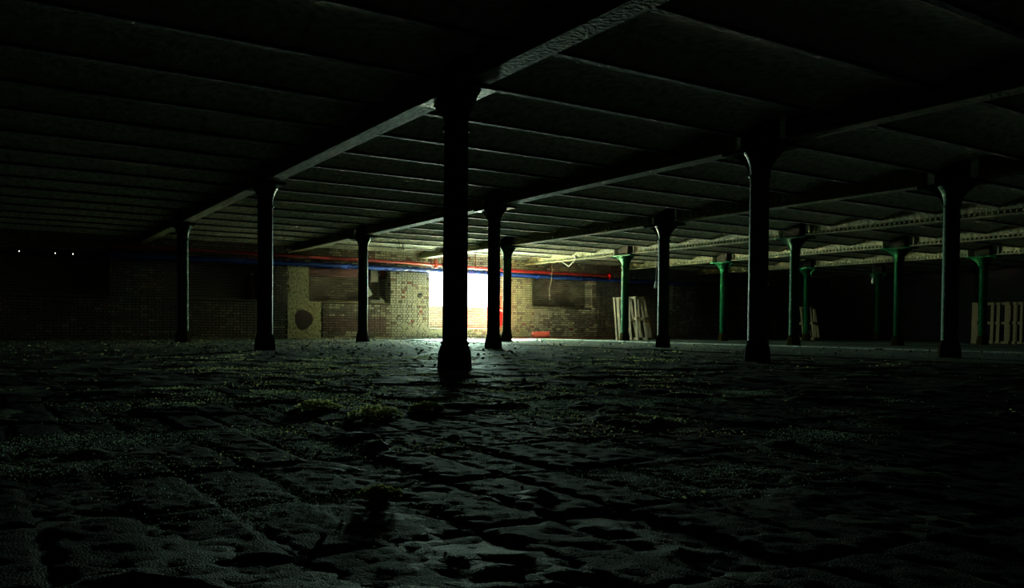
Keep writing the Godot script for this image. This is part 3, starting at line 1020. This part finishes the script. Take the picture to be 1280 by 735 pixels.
func build_pallets() -> void:
	var set1 := [[-0.52, 0.08, 0.0], [-0.32, 0.08, 0.05], [-0.06, 0.1, 0.02], [0.2, 0.07, 0.06], [0.5, 0.09, 0.0]]
	var set2 := [[-0.52, 0.08, 0.0], [-0.26, 0.1, 0.03], [0.02, 0.07, 0.0], [0.2, 0.07, 0.04], [0.5, 0.1, 0.0]]
	var gx := 3 * BAY_X
	var gz := -2 * BAY_Z
	# planes face -X, leaning towards the column
	for q in [[0.62, 0.10, "pallet half hidden behind the green column it leans on", set1, -0.5], [0.98, 0.2, "brightly lit slatted pallet, middle one of those leaning on the green column", set2, -0.42], [1.26, 0.26, "rightmost of the lit pallets leaning by the green column", set1, -0.62]]:
		var b := Basis(Vector3.UP, -PI / 2 + 0.12) * Basis(Vector3.RIGHT, -q[1] as float)
		b = Basis(Vector3.BACK, q[1] as float) * Basis(Vector3.UP, -PI / 2 + 0.1)
		pallet(q[2], Transform3D(b, Vector3(gx + q[0], 0.03, gz + q[4])), 1.14, 1.55, q[3])
	var lx := 5 * BAY_X
	for q in [[0.5, 0.14, "dim pallet leaning by the far dark column", set2, -0.5], [0.86, 0.22, "second dim pallet behind the one by the far dark column", set1, -0.6]]:
		var b := Basis(Vector3.BACK, q[1] as float) * Basis(Vector3.UP, -PI / 2 + 0.1)
		pallet(q[2], Transform3D(b, Vector3(lx + q[0], 0.03, gz + q[4])), 1.14, 1.4, q[3])
	var wide := [[-0.5, 0.17, 0.0], [-0.26, 0.13, 0.03], [0.06, 0.1, 0.0], [0.25, 0.1, 0.04], [0.52, 0.14, 0.0]]
	var turn := Basis(Vector3.UP, -1.35)
	pallet("upright pallet behind the dim column near the right edge", Transform3D(turn * Basis(Vector3.RIGHT, -0.05), Vector3(25.5, 0.02, -7.5)), 1.2, 1.45, wide)
	pallet("upright pallet at the right edge of the picture", Transform3D(turn * Basis(Vector3.RIGHT, -0.05), Vector3(25.75, 0.02, -6.24)), 1.2, 1.45, set1)

func build_hanging() -> void:
	var gx := 3 * BAY_X
	var v := thing("bent_strap", "pale bent strap hanging in a V from the lit girder", "strap", Vector3(gx - 0.15, 2.9, -17.3))
	piece(v, "strap", tube_mesh([Vector3(0, 0.1, -0.5), Vector3(0, 0.04, -0.42), Vector3(0, -0.12, -0.08), Vector3(0, -0.115, -0.02), Vector3(0, 0.06, 0.3), Vector3(0, 0.12, 0.36)], 0.012, 8), M.cable)
	piece(v, "fixing", box_mesh(Vector3(0.1, 0.12, 0.12), 0.02), M.black, place(0, 0.2, 0.38))
	var c := thing("hanging_cord", "thin frayed cord dangling before the wall right of the window", "cord", Vector3(15.45, 0, WALL_Z + 0.5))
	piece(c, "cord", tube_mesh([Vector3(0.0, 3.38, 0), Vector3(0.02, 2.7, 0), Vector3(-0.02, 2.3, 0), Vector3(-0.1, 2.05, 0), Vector3(-0.09, 1.8, 0)], 0.012, 6), M.cable)
	piece(c, "frayed_end", lathe([Vector2(0, -0.07), Vector2(0.035, -0.05), Vector2(0.03, 0.0), Vector2(0.012, 0.05), Vector2(0, 0.06)], 8), M.cable, place(-0.09, 1.78, 0))
	for q in [[12.31, -7 * JOIST + JOIST_SHIFT, 1.73, "small hanging lamp holder right of the lit pallets' column"], [22.74, -7 * JOIST + JOIST_SHIFT, 2.235, "small hanging lamp holder in the dark at right"]]:
		var l := thing("lamp_holder", q[3], "lamp holder", Vector3(q[0], q[2], q[1]), 0.0, "hanging lamp holders")
		piece(l, "flex", tube_mesh([Vector3(0, 0.1, 0), Vector3(0.02, 0.6, 0), Vector3(0, JOIST_Y + 0.002 - q[2], 0)], 0.006, 6), M.black)
		piece(l, "socket", lathe([Vector2(0, -0.1), Vector2(0.04, -0.09), Vector2(0.05, -0.03), Vector2(0.035, 0.04), Vector2(0.02, 0.11), Vector2(0, 0.12)], 12), M.white)
	for q in [[7.2, -16.95, "hooked wire hanging from the bright vaults left of the window"], [7.65, -17.6, "second hooked wire hanging beside the first from bright vaults"]]:
		var h := thing("wire_hook", q[2], "wire", Vector3(q[0], 3.0, q[1]), 0.0, "ceiling wires")
		piece(h, "wire", tube_mesh([Vector3(0, 0.41, 0), Vector3(0.02, 0.15, 0), Vector3(0.06, 0.02, 0.02), Vector3(0.0, -0.04, 0.02), Vector3(-0.05, 0.02, 0.0)], 0.012, 6), M.black)

# ---- loose dirt
func lump_mesh(sd: int, r: float, rough: float, flat: float, rings := 12, seg := 18) -> ArrayMesh:
	var n := soft_noise(sd, 2.2, 4)
	var st := begin(true)
	var p := []
	for i in rings + 1:
		var row := []
		var th := PI * i / rings
		for k in seg:
			var ph := TAU * k / seg
			var d := Vector3(sin(th) * cos(ph), cos(th), sin(th) * sin(ph))
			var q := d * r * (1.0 + rough * n.get_noise_3dv(d * 1.0 + Vector3(sd, 0, 0)))
			q.y *= flat
			row.append(q)
		p.append(row)
	for i in rings:
		for k in seg:
			var k2 := (k + 1) % seg
			quad_out(st, p[i][k], p[i][k2], p[i + 1][k2], p[i + 1][k], Vector3.ZERO)
	return done(st)

func build_debris() -> void:
	# lumps one can point at: [x pixel-independent position X, Z, radius, label]
	var lumps := [
		[-2.7, 4.08, 0.11, "crumbly pale clump of dirt in front of the nearest column"],
		[-2.32, 3.9, 0.075, "rounded dirt lump just right of the crumbly clump"],
		[-3.5, 5.95, 0.04, "soft low mound of dust in the foreground"],
		[-2.83, 3.6, 0.1, "broken ridge of dirt left of the crumbly clump"],
		[13.6, -3.9, 0.16, "dark lump on the floor left of the tall near right column"],
		[4.9, -6.3, 0.08, "dark stone on the floor beside the window-side column's base"],
	]
	var k := 0
	for q in lumps:
		var o := thing("dirt_lump", q[3], "dirt lump", Vector3(q[0], 0.0, q[1]), 0.7 * k, "dirt lumps")
		piece(o, "lump", lump_mesh(200 + k, q[2] * 0.6, 1.1, 0.25, 26, 40), M.clod if k < 4 else M.black, place(0, -0.004, 0))
		var fs := begin()
		for i in (260 if k < 4 else 0):
			var rr: float = q[2] * sqrt(rng.randf()) * 1.25
			var aa := rng.randf() * TAU
			var hgt: float = q[2] * 0.42 * (1.0 - pow(rr / (q[2] * 1.25), 2.0)) * rng.randf_range(0.4, 1.0)
			var sz: float = rng.randf_range(0.006, 0.016)
			var xf := Transform3D(Basis.from_euler(Vector3(rng.randf_range(-1, 1), rng.randf() * TAU, rng.randf_range(-1, 1))), Vector3(rr * cos(aa), 0.01 + hgt, rr * sin(aa)))
			quad(fs, xf * Vector3(-sz, 0, -sz * 0.6), xf * Vector3(sz, 0, -sz * 0.5), xf * Vector3(sz * 0.9, 0, sz * 0.6), xf * Vector3(-sz * 0.7, 0.2 * sz, sz * 0.5))
		if k < 4:
			var fo := piece(o, "flakes", done(fs), M.straw)
			fo.set_meta("kind", "stuff")
		k += 1
	# loose crumbs, and pale dry chips lying among them
	scatter("crumbs", "dark loose crumbs of dirt strewn over the floor", lump_mesh(300, 1.0, 0.6, 0.5, 5, 7), M.stone, 4200, 0.005, 0.016, 0.55, false)
	scatter("pale_chips", "tiny pale dry chips and flakes glinting on the floor", done_chip(), M.straw, 5500, 0.005, 0.014, 0.3, true)

	# dry litter gathered in low drifts between the viewer and the columns, and pale grit on the nearest pavers
	drifts("dry_litter", "low drifts of dry yellowish litter on the paving", M.straw, 100, 110, 2.8, 13.0, -0.42, 0.22, 0.002, 0.006)
	drifts("pale_grit", "fine pale grit gathered in patches on the nearest pavers", M.grit, 75, 520, 1.9, 6.0, -0.6, 0.45, 0.0009, 0.0027)

func drifts(called: String, label: String, m: Material, count: int, per: int, d0: float, d1: float, s0: float, s1: float, small: float, large: float) -> void:
	var mm := MultiMesh.new()
	mm.transform_format = MultiMesh.TRANSFORM_3D
	mm.mesh = done_chip()
	mm.instance_count = count * per
	for d in count:
		var depth := rng.randf_range(d0, d1)
		var side := rng.randf_range(s0, s1) * depth
		var cx := -4.4 + 0.541 * depth + 0.841 * side
		var cz := 8.0 - 0.841 * depth + 0.541 * side
		var rx := rng.randf_range(0.08, 0.3)
		var rz := rng.randf_range(0.05, 0.14)
		var turn := rng.randf_range(-0.6, 0.6)
		for i in per:
			var ox := rng.randfn(0, rx)
			var oz := rng.randfn(0, rz)
			var x := cx + ox * cos(turn) + oz * sin(turn)
			var z := cz - ox * sin(turn) + oz * cos(turn)
			var s := rng.randf_range(small, large) * (0.5 + depth * 0.1)
			var b := Basis.from_euler(Vector3(rng.randfn(0, 0.7), rng.randf() * TAU, rng.randfn(0, 0.7))).scaled_local(Vector3(s, s, s))
			var y := (maxf(dirt_height(x, z), 0.0) if x < PATH_X else 0.002) + s * 0.5
			mm.set_instance_transform(d * per + i, Transform3D(b, Vector3(x, y, z)))
	var o := MultiMeshInstance3D.new()
	o.name = called
	o.multimesh = mm
	o.material_override = m
	o.set_meta("label", label)
	o.set_meta("category", "litter")
	o.set_meta("kind", "stuff")
	add_child(o)

func done_chip() -> ArrayMesh:
	var ch := begin()
	quad(ch, Vector3(-1, 0, -0.5), Vector3(0, 0.25, -0.7), Vector3(0.1, 0.25, 0.6), Vector3(-0.8, 0, 0.5))
	quad(ch, Vector3(0, 0.25, -0.7), Vector3(1, 0, -0.4), Vector3(0.8, 0, 0.5), Vector3(0.1, 0.25, 0.6))
	return done(ch)

func scatter(called: String, label: String, mesh: Mesh, m: Material, count: int, smin: float, smore: float, tilt: float, flat: bool) -> void:
	var mm := MultiMesh.new()
	mm.transform_format = MultiMesh.TRANSFORM_3D
	mm.mesh = mesh
	mm.instance_count = count
	var n := soft_noise(55, 0.7, 2)
	var i := 0
	var guard := 0
	while i < count:
		guard += 1
		var t := rng.randf()
		var x := rng.randf_range(-5.0, 13.0)
		var z := rng.randf_range(-20.0, 6.6)
		if x > PATH_X and rng.randf() < 0.75:
			continue
		if n.get_noise_2d(x, z) < rng.randf_range(-0.5, 0.3) and guard < 100000:
			continue
		var s := smin + smore * pow(t, 4.0)
		if z < -2.0:
			s *= 1.6
		elif z > 2.5:
			s *= 0.6
		var e := Vector3(rng.randfn(0, tilt), rng.randf() * TAU, rng.randfn(0, tilt))
		var b := Basis.from_euler(e).scaled_local(Vector3(s, s, s))
		var y := 0.004 + (s * 0.2 if flat else s * 0.3)
		if x < PATH_X:
			y = maxf(dirt_height(x, z), -0.002) + (s * 0.3 if flat else s * 0.2)
		mm.set_instance_transform(i, Transform3D(b, Vector3(x, y, z)))
		i += 1
	var o := MultiMeshInstance3D.new()
	o.name = called
	o.multimesh = mm
	o.material_override = m
	o.set_meta("label", label)
	o.set_meta("category", "debris")
	o.set_meta("kind", "stuff")
	add_child(o)
